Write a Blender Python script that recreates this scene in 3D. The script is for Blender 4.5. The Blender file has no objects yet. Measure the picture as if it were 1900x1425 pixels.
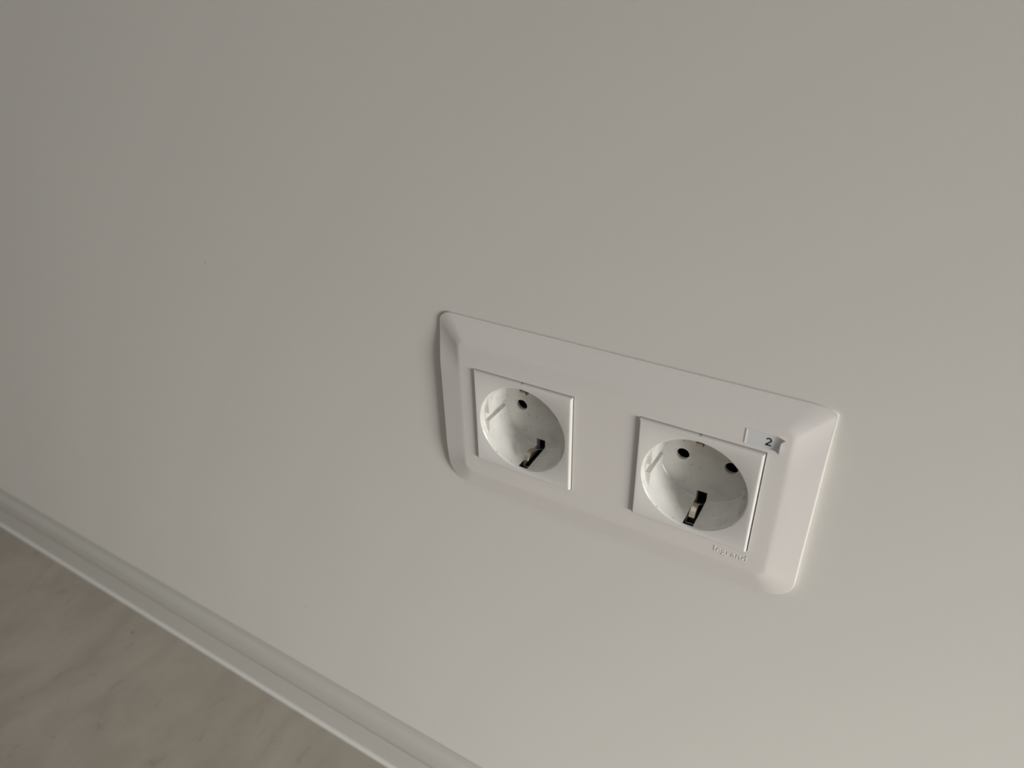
import bpy, bmesh, math, random
from mathutils import Vector, Matrix
C = bpy.context.scene.collection
scene = bpy.context.scene
PI = math.pi
SOCKET_H = 0.3320                       # height of the socket centre above the floor (m)

# ------------------------------------------------------------------ camera, world, light, exposure
cam_d = bpy.data.cameras.new('camera')
cam_d.sensor_fit = 'HORIZONTAL'; cam_d.sensor_width = 36.0
cam_d.lens = 1330.9935 / 1900 * 36.0
cam_d.clip_start = 0.01; cam_d.clip_end = 50
cam_d.dof.use_dof = True; cam_d.dof.focus_distance = 0.285; cam_d.dof.aperture_fstop = 10.0
cam = bpy.data.objects.new('camera', cam_d); C.objects.link(cam)
RX = (0.86041671, 0.02035172, 0.50918454)     # camera right / down / forward in (right, down, into wall)
RY = (0.25065014, 0.85307486, -0.45764374)
RZ = (-0.44368636, 0.5213915, 0.7288987)
cv = lambda r: Vector((r[0], r[2], -r[1]))
right, up, back = cv(RX), -cv(RY), -cv(RZ)
M = Matrix.Identity(4)
for i in range(3):
    M[i][0], M[i][1], M[i][2] = right[i], up[i], back[i]
M.translation = Vector((0.122718, -0.213934, SOCKET_H + 0.170273))
cam.matrix_world = M
scene.camera = cam

w = bpy.data.worlds.new('world'); scene.world = w; w.use_nodes = True
bg = w.node_tree.nodes['Background']
bg.inputs['Color'].default_value = (1.0, 0.985, 0.955, 1); bg.inputs['Strength'].default_value = 0.135

def area(name, loc, target, sx, sy, power, col):
    l = bpy.data.lights.new(name, 'AREA'); l.shape = 'RECTANGLE'; l.size = sx; l.size_y = sy
    l.energy = power; l.color = col
    o = bpy.data.objects.new(name, l); C.objects.link(o); o.location = loc
    d = Vector(target) - Vector(loc)
    o.rotation_euler = d.to_track_quat('-Z', 'Y').to_euler()
    return o
# daylight from the glazed balcony door on the right
area('door_daylight', (1.72, -0.68, 0.33), (0.3, 0.0, -0.06), 0.66, 0.55, 5.8, (1.0, 0.985, 0.955)).data.spread = math.radians(62)
# soft light coming back from the white ceiling
area('ceiling_bounce', (0.4, -1.3, 2.3), (0.4, -1.3, 0.0), 2.2, 1.6, 9.0, (1.0, 0.98, 0.95))

vs = scene.view_settings
vs.view_transform = 'Standard'; vs.look = 'None'; vs.exposure = 0.0; vs.gamma = 1.0
vs.use_curve_mapping = False

# ------------------------------------------------------------------ helpers
def P(x, y, d):            # x right, y up (from the socket centre line), d out of the wall; mm -> m
    return Vector((x / 1000, -d / 1000, y / 1000))

def mesh_obj(name, bm, mats, parent=None, loc=(0, 0, 0), smooth=None):
    bmesh.ops.recalc_face_normals(bm, faces=bm.faces[:])
    me = bpy.data.meshes.new(name); bm.to_mesh(me); bm.free()
    return link_mesh(name, me, mats, parent, loc, smooth)

def link_mesh(name, me, mats, parent=None, loc=(0, 0, 0), smooth=None):
    if not isinstance(mats, (list, tuple)): mats = [mats]
    if not len(me.materials):
        for m in mats: me.materials.append(m)
    if smooth is not None:
        for p in me.polygons: p.use_smooth = True
        me.set_sharp_from_angle(angle=math.radians(smooth))
    o = bpy.data.objects.new(name, me); C.objects.link(o)
    if parent: o.parent = parent
    o.location = loc
    return o

def box_bm(x0, x1, y0, y1, d0, d1, bm=None):
    bm = bm or bmesh.new()
    v = [bm.verts.new(P(x, y, d)) for d in (d0, d1) for y in (y0, y1) for x in (x0, x1)]
    for f in ((0, 1, 3, 2), (4, 5, 7, 6), (0, 1, 5, 4), (2, 3, 7, 6), (0, 2, 6, 4), (1, 3, 7, 5)):
        bm.faces.new([v[i] for i in f])
    bmesh.ops.recalc_face_normals(bm, faces=bm.faces[:])
    return bm

def lathe_bm(profile, n=112, cx=0, cy=0, bm=None):   # closed solid about the wall normal; profile (r, d), ends at r = 0
    bm = bm or bmesh.new(); rings = []
    for r, d in profile:
        if r < 1e-6: rings.append([bm.verts.new(P(cx, cy, d))])
        else: rings.append([bm.verts.new(P(cx + r * math.cos(2 * PI * (k + .5) / n), cy + r * math.sin(2 * PI * (k + .5) / n), d)) for k in range(n)])
    for a, b in zip(rings, rings[1:]):
        for k in range(n):
            j = (k + 1) % n
            q = [a[k], a[j], b[j], b[k]] if len(a) > 1 and len(b) > 1 else ([a[0], b[j], b[k]] if len(a) == 1 else [a[k], a[j], b[0]])
            bm.faces.new(q)
    bmesh.ops.recalc_face_normals(bm, faces=bm.faces[:])
    return bm

def temp(bm, mat):
    me = bpy.data.meshes.new('tmp'); bm.to_mesh(me); bm.free(); me.materials.append(mat)
    o = bpy.data.objects.new('tmp', me); C.objects.link(o); return o

def boolean(base, ops):             # ops: [(kind, temp object)], returns a mesh, removes every temporary object
    for kind, t in ops:
        m = base.modifiers.new('b', 'BOOLEAN'); m.operation = kind; m.object = t
        m.solver = 'EXACT'; m.material_mode = 'TRANSFER'
    dg = bpy.context.evaluated_depsgraph_get(); dg.update()
    me = bpy.data.meshes.new_from_object(base.evaluated_get(dg))
    for t in [base] + [t for _, t in ops]:
        bpy.data.objects.remove(t)
    return me

# ------------------------------------------------------------------ materials
def nmat(name, col, rough=0.5, spec=0.5, metal=0.0):
    m = bpy.data.materials.new(name); m.use_nodes = True
    b = m.node_tree.nodes['Principled BSDF']
    b.inputs['Base Color'].default_value = (*col, 1); b.inputs['Roughness'].default_value = rough
    b.inputs['Specular IOR Level'].default_value = spec; b.inputs['Metallic'].default_value = metal
    return m, m.node_tree.nodes, m.node_tree.links, b

def mix(n, l, fac, a, b):
    x = n.new('ShaderNodeMix'); x.data_type = 'RGBA'
    l.new(fac, x.inputs['Factor'])
    for s, v in (('A', a), ('B', b)):
        s = [i for i in x.inputs if i.name == s and i.type == 'RGBA'][0]
        if isinstance(v, tuple): s.default_value = (*v, 1)
        else: l.new(v, s)
    return [o for o in x.outputs if o.type == 'RGBA'][0]

def noise(n, l, scale, detail=3, rough=.5, vec=None, dist=0.0):
    t = n.new('ShaderNodeTexNoise'); t.inputs['Scale'].default_value = scale
    t.inputs['Detail'].default_value = detail; t.inputs['Roughness'].default_value = rough
    t.inputs['Distortion'].default_value = dist
    if vec is None:
        g = n.new('ShaderNodeTexCoord'); vec = g.outputs['Object']
    l.new(vec, t.inputs['Vector']); return t.outputs['Fac']

def ramp(n, l, fac, a, b, lo=(0, 0, 0), hi=(1, 1, 1)):
    r = n.new('ShaderNodeValToRGB'); r.color_ramp.elements[0].position = a; r.color_ramp.elements[1].position = b
    r.color_ramp.elements[0].color = (*lo, 1); r.color_ramp.elements[1].color = (*hi, 1)
    l.new(fac, r.inputs['Fac']); return r.outputs['Color']

def bump(n, l, b, h, strength, dist):
    x = n.new('ShaderNodeBump'); x.inputs['Strength'].default_value = strength; x.inputs['Distance'].default_value = dist
    l.new(h, x.inputs['Height']); l.new(x.outputs['Normal'], b.inputs['Normal'])

def specks(n, l, base, col, scale, thr):
    g = n.new('ShaderNodeTexCoord'); v = n.new('ShaderNodeTexVoronoi'); v.inputs['Scale'].default_value = scale
    l.new(g.outputs['Object'], v.inputs['Vector'])
    f = ramp(n, l, v.outputs['Distance'], thr * .5, thr, (1, 1, 1), (0, 0, 0))
    return mix(n, l, f, base, col)

WALL = (0.66, 0.645, 0.605)
m_wall, n, l, b = nmat('wall_paint', WALL, .62, .3)
f = noise(n, l, 9, 3)
col = mix(n, l, f, (0.645, 0.630, 0.588), (0.675, 0.655, 0.612))
col = specks(n, l, col, (0.47, 0.45, 0.41), 26, .026)
l.new(col, b.inputs['Base Color'])
bump(n, l, b, noise(n, l, 900, 2), .05, .0004)

m_floor, n, l, b = nmat('floor_vinyl', (0.3, 0.27, 0.23), .55, .35)
g = n.new('ShaderNodeTexCoord'); mp = n.new('ShaderNodeMapping'); mp.inputs['Scale'].default_value = (1.7, 1.0, 1.0)
mp.inputs['Rotation'].default_value = (0, 0, .12)
l.new(g.outputs['Object'], mp.inputs['Vector'])
f = ramp(n, l, noise(n, l, 16, 5, .6, mp.outputs['Vector'], .8), .36, .66)
col = mix(n, l, f, (0.385, 0.345, 0.294), (0.45, 0.408, 0.35))
f = ramp(n, l, noise(n, l, 60, 4, .6, mp.outputs['Vector'], .5), .60, .74)
col = mix(n, l, f, col, (0.345, 0.307, 0.26))
col = specks(n, l, col, (0.27, 0.235, 0.195), 22, .05)
l.new(col, b.inputs['Base Color'])
bump(n, l, b, noise(n, l, 320, 3), .08, .0006)

m_skirt, n, l, b = nmat('skirting_plastic', (0.50, 0.495, 0.465), .42, .4)
g = n.new('ShaderNodeTexCoord'); mp = n.new('ShaderNodeMapping'); mp.inputs['Scale'].default_value = (1.2, 160, 160)
l.new(g.outputs['Object'], mp.inputs['Vector'])
f = noise(n, l, 3.0, 3, .5, mp.outputs['Vector'])
l.new(mix(n, l, f, (0.475, 0.462, 0.425), (0.53, 0.515, 0.475)), b.inputs['Base Color'])
m_lip = nmat('skirting_lip_plastic', (0.66, 0.66, 0.63), .4, .4)[0]

m_plate, n, l, b = nmat('plate_plastic', (0.70, 0.67, 0.64), .34, .45)
col = mix(n, l, noise(n, l, 30, 3), (0.69, 0.661, 0.63), (0.71, 0.68, 0.649))
l.new(specks(n, l, col, (0.50, 0.46, 0.41), 42, .028), b.inputs['Base Color'])
bump(n, l, b, noise(n, l, 2600, 2), .04, .0001)

m_ins, n, l, b = nmat('insert_plastic', (0.69, 0.675, 0.643), .42, .35)
bump(n, l, b, noise(n, l, 2600, 2), .04, .0001)

m_rec, n, l, b = nmat('recess_plastic', (0.70, 0.69, 0.655), .28, .5)
f = ramp(n, l, noise(n, l, 110, 4, .6), .48, .72)
col = mix(n, l, f, (0.73, 0.72, 0.685), (0.63, 0.62, 0.57))
f = ramp(n, l, noise(n, l, 420, 3, .55), .64, .76)
col = mix(n, l, f, col, (0.46, 0.43, 0.38))
col = specks(n, l, col, (0.42, 0.39, 0.33), 300, .07)
l.new(col, b.inputs['Base Color'])

m_black = nmat('housing_and_slot_shade_black', (0.012, 0.012, 0.012), .45, .4)[0]  # near-black stands in for the shade deep in housing and slots
m_metal, n, l, b = nmat('earth_clip_metal', (0.50, 0.44, 0.37), .34, .5, 1.0)
l.new(mix(n, l, noise(n, l, 500, 3), (0.46, 0.40, 0.33), (0.66, 0.59, 0.51)), b.inputs['Base Color'])
m_label = nmat('label_film', (0.655, 0.66, 0.67), .5, .4)[0]
m_ink = nmat('label_ink', (0.012, 0.010, 0.010), .5, .3)[0]

# ------------------------------------------------------------------ the setting
H = SOCKET_H * 1000
WX0, WX1, WTOP, DEPTH = -2600., 1900., 2170., -90.
HX0, HX1, HY = -33., 105.4, 33.        # pocket in the wall behind the plate
bm = bmesh.new()
xs = [WX0, HX0, HX1, WX1]; ys = [-H, -HY, HY, WTOP]
fv = [[bm.verts.new(P(x, y, 0)) for x in xs] for y in ys]
for i in range(3):
    for j in range(3):
        if not (i == 1 and j == 1):
            bm.faces.new([fv[i][j], fv[i][j + 1], fv[i + 1][j + 1], fv[i + 1][j]])
bv = [bm.verts.new(P(x, y, DEPTH)) for x, y in ((WX0, -H), (WX1, -H), (WX1, WTOP), (WX0, WTOP))]
bm.faces.new(bv[::-1])
edge_loops = ([fv[0][j] for j in range(4)], [fv[i][3] for i in range(4)], [fv[3][j] for j in (3, 2, 1, 0)], [fv[i][0] for i in (3, 2, 1, 0)])
for k, lp in enumerate(edge_loops):
    bm.faces.new(lp[::-1] + [bv[k], bv[(k + 1) % 4]])
hv = [fv[1][1], fv[1][2], fv[2][2], fv[2][1]]
pv = [bm.verts.new(P(x, y, -60)) for x, y in ((HX0, -HY), (HX1, -HY), (HX1, HY), (HX0, HY))]
for k in range(4):
    bm.faces.new([hv[k], hv[(k + 1) % 4], pv[(k + 1) % 4], pv[k]])
bm.faces.new(pv)
o = mesh_obj('wall_back', bm, m_wall, loc=(0, 0, SOCKET_H)); o['kind'] = 'structure'

bm = box_bm(WX0, WX1, -40, 0, DEPTH, 2600)
o = mesh_obj('floor', bm, m_floor); o['kind'] = 'structure'

# skirting: one extruded moulded profile (d, height above the floor), with a soft pale lip at the floor
def extrude_profile(prof, x0, x1):
    bm = bmesh.new()
    a = [bm.verts.new(P(x0, y, d)) for d, y in prof]; b_ = [bm.verts.new(P(x1, y, d)) for d, y in prof]
    n_ = len(prof)
    for k in range(n_):
        j = (k + 1) % n_
        bm.faces.new([a[k], a[j], b_[j], b_[k]])
    bm.faces.new(a[::-1]); bm.faces.new(b_)
    return bm
prof = [(0, 0), (0, 50.22), (0.4, 50.47), (0.9, 44.23), (2.7, 41.74), (4.6, 40.06), (4.95, 38.42), (5.6, 27.7), (5.35, 26.65), (5.35, 25.78), (5.72, 26.05), (6.6, 14.23), (7.5, 2.68), (7.5, 0)]
o = mesh_obj('baseboard_back', extrude_profile(prof, WX0, WX1), m_skirt, smooth=25); o['kind'] = 'structure'
lip = [(7.5, 0), (7.5, 2.63), (8.1, 2.48), (9.0, 1.82), (9.6, 0.91), (9.8, 0.0)]
lo = mesh_obj('floor_lip', extrude_profile(lip, WX0, WX1), m_lip, parent=o, smooth=40)
lo['label'] = 'paler soft lip along the foot of the skirting'

# ------------------------------------------------------------------ the double socket
CX, SP = 36.2, 36.2                    # plate centre (mm), half spacing of the two inserts
root = bpy.data.objects.new('wall_socket', None); C.objects.link(root)
root.location = (CX / 1000, .002, SOCKET_H); root.empty_display_size = .03
root['label'] = 'white double wall socket with two round recesses in a wide sloping-edged frame'
root['category'] = 'socket'

def outline(hw, hh, radii, cy0=0., n_=16, m_=44):   # rounded rectangle, own radii (across, up) per corner, from the upper right counter-clockwise
    pts = []
    for (sx, sy), (rx, ry), a0 in zip(((1, 1), (-1, 1), (-1, -1), (1, -1)), radii, (0, 90, 180, 270)):
        arc = []
        for k in range(n_ + 1):
            a = math.radians(a0 + 90 * k / n_)
            arc.append((sx * (hw - rx) + rx * math.cos(a), cy0 + sy * (hh - ry) + ry * math.sin(a)))
        if pts:
            (xa, ya), (xb, yb) = pts[-1], arc[0]
            pts += [(xa + (xb - xa) * k / m_, ya + (yb - ya) * k / m_) for k in range(1, m_)]
        pts += arc
    (xa, ya), (xb, yb) = pts[-1], pts[0]
    return pts + [(xa + (xb - xa) * k / m_, ya + (yb - ya) * k / m_) for k in range(1, m_)]
sst = lambda v: (lambda t: t * t * (3 - 2 * t))(max(0., min(1., v)))
HW, HH, CY, BASE = 77.35, 43.0, .45, 2.0       # half width, half height, centre height; local depth of the wall face
OUTER = ((8.5, 2.2), (6.0, 4.5), (10.0, 10.0), (10.0, 10.0))
INNER = ((3.0, 3.0),) * 4
# the edge is thin along the top and bottom and stands taller on the two short sides
edge_h = [min(1.0 + (2.35 if x < 0 else 1.5) * sst((CY + HH - y) / 25), 1.7 + (1.65 if x < 0 else .8) * sst((y - CY + HH) / 22)) for x, y in outline(HW, HH, OUTER, CY)]
rings = [(0, 'side', 0), (0, 'side', .72), (.03, 'side', .86), (.13, 'side', .95), (.28, 'side', 1.0), (.5, 'side', 1.03)]
for k in range(1, 21):                          # sloping rim that rolls softly into the flat middle
    t = k / 20; q = .84
    g = t * 2 / (1 + q) if t < q else 1 - (1 - t) ** 2 / (1 - q * q)
    rings.append((.5 + 11.3 * t, 'rim', g))
bm = bmesh.new(); vr = []
for ins, kind, f in rings:
    t = min(1., ins / 12.0)
    rad = [tuple(u * (1 - t) + v_ * t for u, v_ in zip(a, c)) for a, c in zip(OUTER, INNER)]
    vr.append([bm.verts.new(P(x, y, BASE + e * f if kind == 'side' else BASE + e * 1.03 + (6.6 - BASE - e * 1.03) * f))
               for (x, y), e in zip(outline(HW - ins, HH - ins * .94, rad, CY + .4 * t), edge_h)])
for a, b_ in zip(vr, vr[1:]):
    for k in range(len(a)):
        j = (k + 1) % len(a); bm.faces.new([a[k], a[j], b_[j], b_[k]])
bm.faces.new(vr[0][::-1]); bm.faces.new(vr[-1])
bmesh.ops.recalc_face_normals(bm, faces=bm.faces[:])
ops = []
for s in (-SP, SP):
    ops.append(('DIFFERENCE', temp(box_bm(s - 22.72, s + 22.95, -22.72, 22.80, 1, 9), m_plate)))
me = boolean(temp(bm, m_plate), ops)
plate = link_mesh('frame_plate', me, m_plate, root, smooth=5.5)

# one insert (shared mesh): a square block with the round recess, side grooves, pin holes and earth slots cut in
bm = bmesh.new()
sq = []
for hs, d in ((22.5, -12), (22.5, 7.15), (22.42, 7.5), (22.2, 7.82), (21.85, 8.0)):
    sq.append([bm.verts.new(P(x * hs, y * hs, d)) for x, y in ((-1, -1), (1, -1), (1, 1), (-1, 1))])
for a, b_ in zip(sq, sq[1:]):
    for k in range(4):
        j = (k + 1) % 4; bm.faces.new([a[k], a[j], b_[j], b_[k]])
bm.faces.new(sq[0][::-1]); bm.faces.new(sq[-1])
bmesh.ops.recalc_face_normals(bm, faces=bm.faces[:])
base = temp(bm, m_ins)
deep = [(0, -9), (18.2, -9), (18.55, -8.9), (18.8, -8.65), (18.9, -8.3), (19.45, 5.0), (19.5, 5.9), (0, 5.9)]
cut_deep = boolean(temp(lathe_bm(deep), m_rec), [('INTERSECT', temp(box_bm(-17.1, 17.1, -25, 25, -20, 20), m_rec))])
cd = bpy.data.objects.new('tmp', cut_deep); C.objects.link(cd)
mouth = [(0, 5.6), (19.5, 5.6), (19.6, 7.2), (19.75, 7.6), (20.0, 7.9), (20.3, 8.02), (20.3, 9), (0, 9)]
ops = [('DIFFERENCE', temp(box_bm(-.5, .6, 22.28, 23, 5.2, 9), m_ins)), ('DIFFERENCE', cd), ('DIFFERENCE', temp(lathe_bm(mouth), m_rec)),
       ('DIFFERENCE', temp(box_bm(-19.1, -16, -2.1, 1.7, -8.8, 6.2), m_rec)),
       ('DIFFERENCE', temp(box_bm(16, 18.7, -1.7, 1.7, -8.8, 6.2), m_rec))]
for s in (-1, 1):
    ops.append(('DIFFERENCE', temp(lathe_bm([(0, -14), (3.4, -14), (3.4, -10.6), (2.5, -10.4), (2.5, -9.3), (2.7, -9.04), (2.8, -8.5), (0, -8.5)], 40, s * 9.5), m_rec)))
    y0, y1 = sorted((s * 15.0, s * 26))
    ops.append(('DIFFERENCE', temp(box_bm(-2.05, 2.05, y0, y1, -14, 3.0), m_rec)))
    y0, y1 = sorted((s * 15.2, s * 22.1))
    ops.append(('DIFFERENCE', temp(box_bm(-2.05, 2.05, y0, y1, -5, 7.0), m_black)))  # front slot walls of the insert painted black as shade
ins_me = boolean(base, ops)

def housing_bm():                       # open-fronted box behind the insert, coloured black for the deep shade inside
    bm = bmesh.new()
    o_ = [[bm.verts.new(P(x * h, y * h, d)) for x, y in ((-1, -1), (1, -1), (1, 1), (-1, 1))] for h, d in ((25.2, -.5), (25.2, -40), (23.6, -39), (23.6, -.5))]
    for a, b_ in ((0, 1), (2, 3), (3, 0)):
        for k in range(4):
            j = (k + 1) % 4; bm.faces.new([o_[a][k], o_[a][j], o_[b_][j], o_[b_][k]])
    bm.faces.new(o_[1]); bm.faces.new(o_[2])
    return bm
hb = housing_bm(); bmesh.ops.recalc_face_normals(hb, faces=hb.faces[:])
house_me = bpy.data.meshes.new('housing'); hb.to_mesh(house_me); hb.free(); house_me.materials.append(m_black)

def smooth_path(pts, sub=6):
    out = []
    q = [pts[0]] + pts + [pts[-1]]
    for i in range(1, len(q) - 2):
        for k in range(sub):
            t = k / sub
            f = lambda a, b_, c, d: .5 * (2 * b_ + (c - a) * t + (2 * a - 5 * b_ + 4 * c - d) * t * t + (3 * b_ - a - 3 * c + d) * t ** 3)
            out.append(tuple(f(q[i - 1][m], q[i][m], q[i + 1][m], q[i + 2][m]) for m in range(2)))
    out.append(pts[-1]); return out

def clip_bm(path, hw=1.2, th=.45):      # bent spring strip; path of (d, y)
    pts = smooth_path(path); bm = bmesh.new(); secs = []
    for i, (d, y) in enumerate(pts):
        a, c = pts[max(i - 1, 0)], pts[min(i + 1, len(pts) - 1)]
        tx, ty = c[0] - a[0], c[1] - a[1]; L = math.hypot(tx, ty); nx, ny = -ty / L * th / 2, tx / L * th / 2
        e = .3
        secs.append([bm.verts.new(P(x, y + s * ny, d + s * nx)) for x, s in ((-hw, .2), (-hw + .2, 1), (hw - .2, 1), (hw, .2), (hw, -1), (-hw, -1))])
    for a, b_ in zip(secs, secs[1:]):
        for k in range(6):
            j = (k + 1) % 6; bm.faces.new([a[k], a[j], b_[j], b_[k]])
    bm.faces.new(secs[0][::-1]); bm.faces.new(secs[-1])
    return bm
low_left = [(-13, -21.8), (-9.5, -20.2), (-5.6, -17.8), (-2.4, -16.0), (0.2, -15.2), (2.6, -15.7), (4.6, -17.4)]
low_right = [(-13, -22.6), (-9.5, -21.2), (-5.4, -18.4), (-2.6, -16.2), (-1.0, -15.8), (0.8, -16.7), (3.0, -19.0)]
high = [(-13, 22.2), (-8, 20.4), (-3, 18.2), (2.0, 16.4), (4.8, 16.2), (6.0, 17.2), (6.6, 18.8)]
for s, low in ((-SP, low_left), (SP, low_right)):
    ins = link_mesh('socket_insert', ins_me, m_ins, root, loc=(s / 1000, 0, 0), smooth=24)
    link_mesh('terminal_housing', house_me, m_black, ins)['label'] = 'housing seen through the pin holes and slots, shade painted in as black'
    mesh_obj('earth_clip', clip_bm(low), m_metal, ins, smooth=40)['label'] = \
        'metal earth clip arched far out of the lower slot' if s < 0 else 'metal earth clip lying low in the lower slot'
    mesh_obj('earth_clip', clip_bm(high), m_metal, ins, smooth=40)

# raised lettering on the lower right of the plate
fc = bpy.data.curves.new('lettering', 'FONT'); fc.body = 'legrand'; fc.size = 4.0; fc.extrude = .13; fc.space_character = 1.06
fc.bevel_depth = .05; fc.bevel_resolution = 1; fc.resolution_u = 6
fo = bpy.data.objects.new('tmp', fc); C.objects.link(fo)
dg = bpy.context.evaluated_depsgraph_get(); dg.update()
tm = bpy.data.meshes.new_from_object(fo.evaluated_get(dg)); bpy.data.objects.remove(fo)
x0 = min(v.co.x for v in tm.vertices); x1 = max(v.co.x for v in tm.vertices)
k = 12.3 / (x1 - x0)
for v in tm.vertices:
    x, y, z = v.co
    v.co = P(47.2 + (x - x0) * k, -27.9 + y * k, 6.56 + z)
tm.materials.clear()
link_mesh('raised_lettering', tm, m_plate, root)

# ------------------------------------------------------------------ number sticker whose right end curls off the plate
LX0, LX1, LY0, LY1 = 87.35, 99.6, 24.35, 30.15        # in the world frame of the left insert (mm)
def film_d(x, v):                                      # v = 0 lower edge, 1 upper edge
    t = max(0., x - 96.5)
    return 6.67 + (.24 - .15 * v) * t * t + .16 * max(0., 1 - (x - LX0) / .9) ** 2
def film_bm():
    bm = bmesh.new(); nx, ny = 60, 12; top = []; bot = []
    for i in range(nx + 1):
        rt, rb = [], []
        for j in range(ny + 1):
            v = j / ny
            xe = 99.1 + (1.3 * max(0, (v - .72) / .28))          # the upper corner reaches further
            x = LX0 + (xe - LX0) * i / nx
            y = LY0 + (LY1 - LY0) * v
            d = film_d(x, v)
            rt.append(bm.verts.new(P(x - CX, y, d))); rb.append(bm.verts.new(P(x - CX + .01, y, d - .055)))
        top.append(rt); bot.append(rb)
    for i in range(nx):
        for j in range(ny):
            bm.faces.new([top[i][j], top[i + 1][j], top[i + 1][j + 1], top[i][j + 1]])
            bm.faces.new([bot[i][j], bot[i][j + 1], bot[i + 1][j + 1], bot[i + 1][j]])
    for j in range(ny):
        bm.faces.new([top[0][j], top[0][j + 1], bot[0][j + 1], bot[0][j]]); bm.faces.new([top[nx][j], bot[nx][j], bot[nx][j + 1], top[nx][j + 1]])
    for i in range(nx):
        bm.faces.new([top[i][0], bot[i][0], bot[i + 1][0], top[i + 1][0]]); bm.faces.new([top[i][ny], top[i + 1][ny], bot[i + 1][ny], bot[i][ny]])
    return bm
st = mesh_obj('number_sticker', film_bm(), m_label, loc=(CX / 1000, .002, SOCKET_H), smooth=40)
st['label'] = 'small white sticker printed 2 above the right recess, its right end curling up'
st['category'] = 'sticker'
# the printed digit as a bent ribbon on the film
def digit_bm(cx=95.05, cy=27.28, hw=1.02, hh=1.62, wdt=.57):
    c = []
    r = hw - wdt / 2
    yc = hh - wdt / 2 - r
    for k in range(17):
        a = math.radians(168 - k * (168 + 42) / 16)
        c.append((r * math.cos(a), yc + r * math.sin(a)))
    bx, by = -hw + wdt * .42, -hh + wdt / 2
    ex, ey = c[-1]
    c += [(ex + (bx - ex) * t, ey + (by - ey) * t) for t in (.25, .5, .75, 1)]
    strips = [c, [(-hw + .02, by), (-.3, by), (.3, by), (hw, by)]]
    bm = bmesh.new()
    for s in strips:
        L, R = [], []
        for i, p in enumerate(s):
            a, b_ = s[max(i - 1, 0)], s[min(i + 1, len(s) - 1)]
            tx, ty = b_[0] - a[0], b_[1] - a[1]; q = math.hypot(tx, ty); nx, ny = -ty / q * wdt / 2, tx / q * wdt / 2
            for lst, sg in ((L, 1), (R, -1)):
                x, y = cx + p[0] + sg * nx, cy + p[1] + sg * ny
                lst.append(bm.verts.new(P(x - CX, y, film_d(x, (y - LY0) / (LY1 - LY0)) + .02)))
        for i in range(len(s) - 1): bm.faces.new([L[i], L[i + 1], R[i + 1], R[i]])
    return bm
dg_o = mesh_obj('printed_digit', digit_bm(), m_ink, st); dg_o['label'] = 'black printed numeral 2'
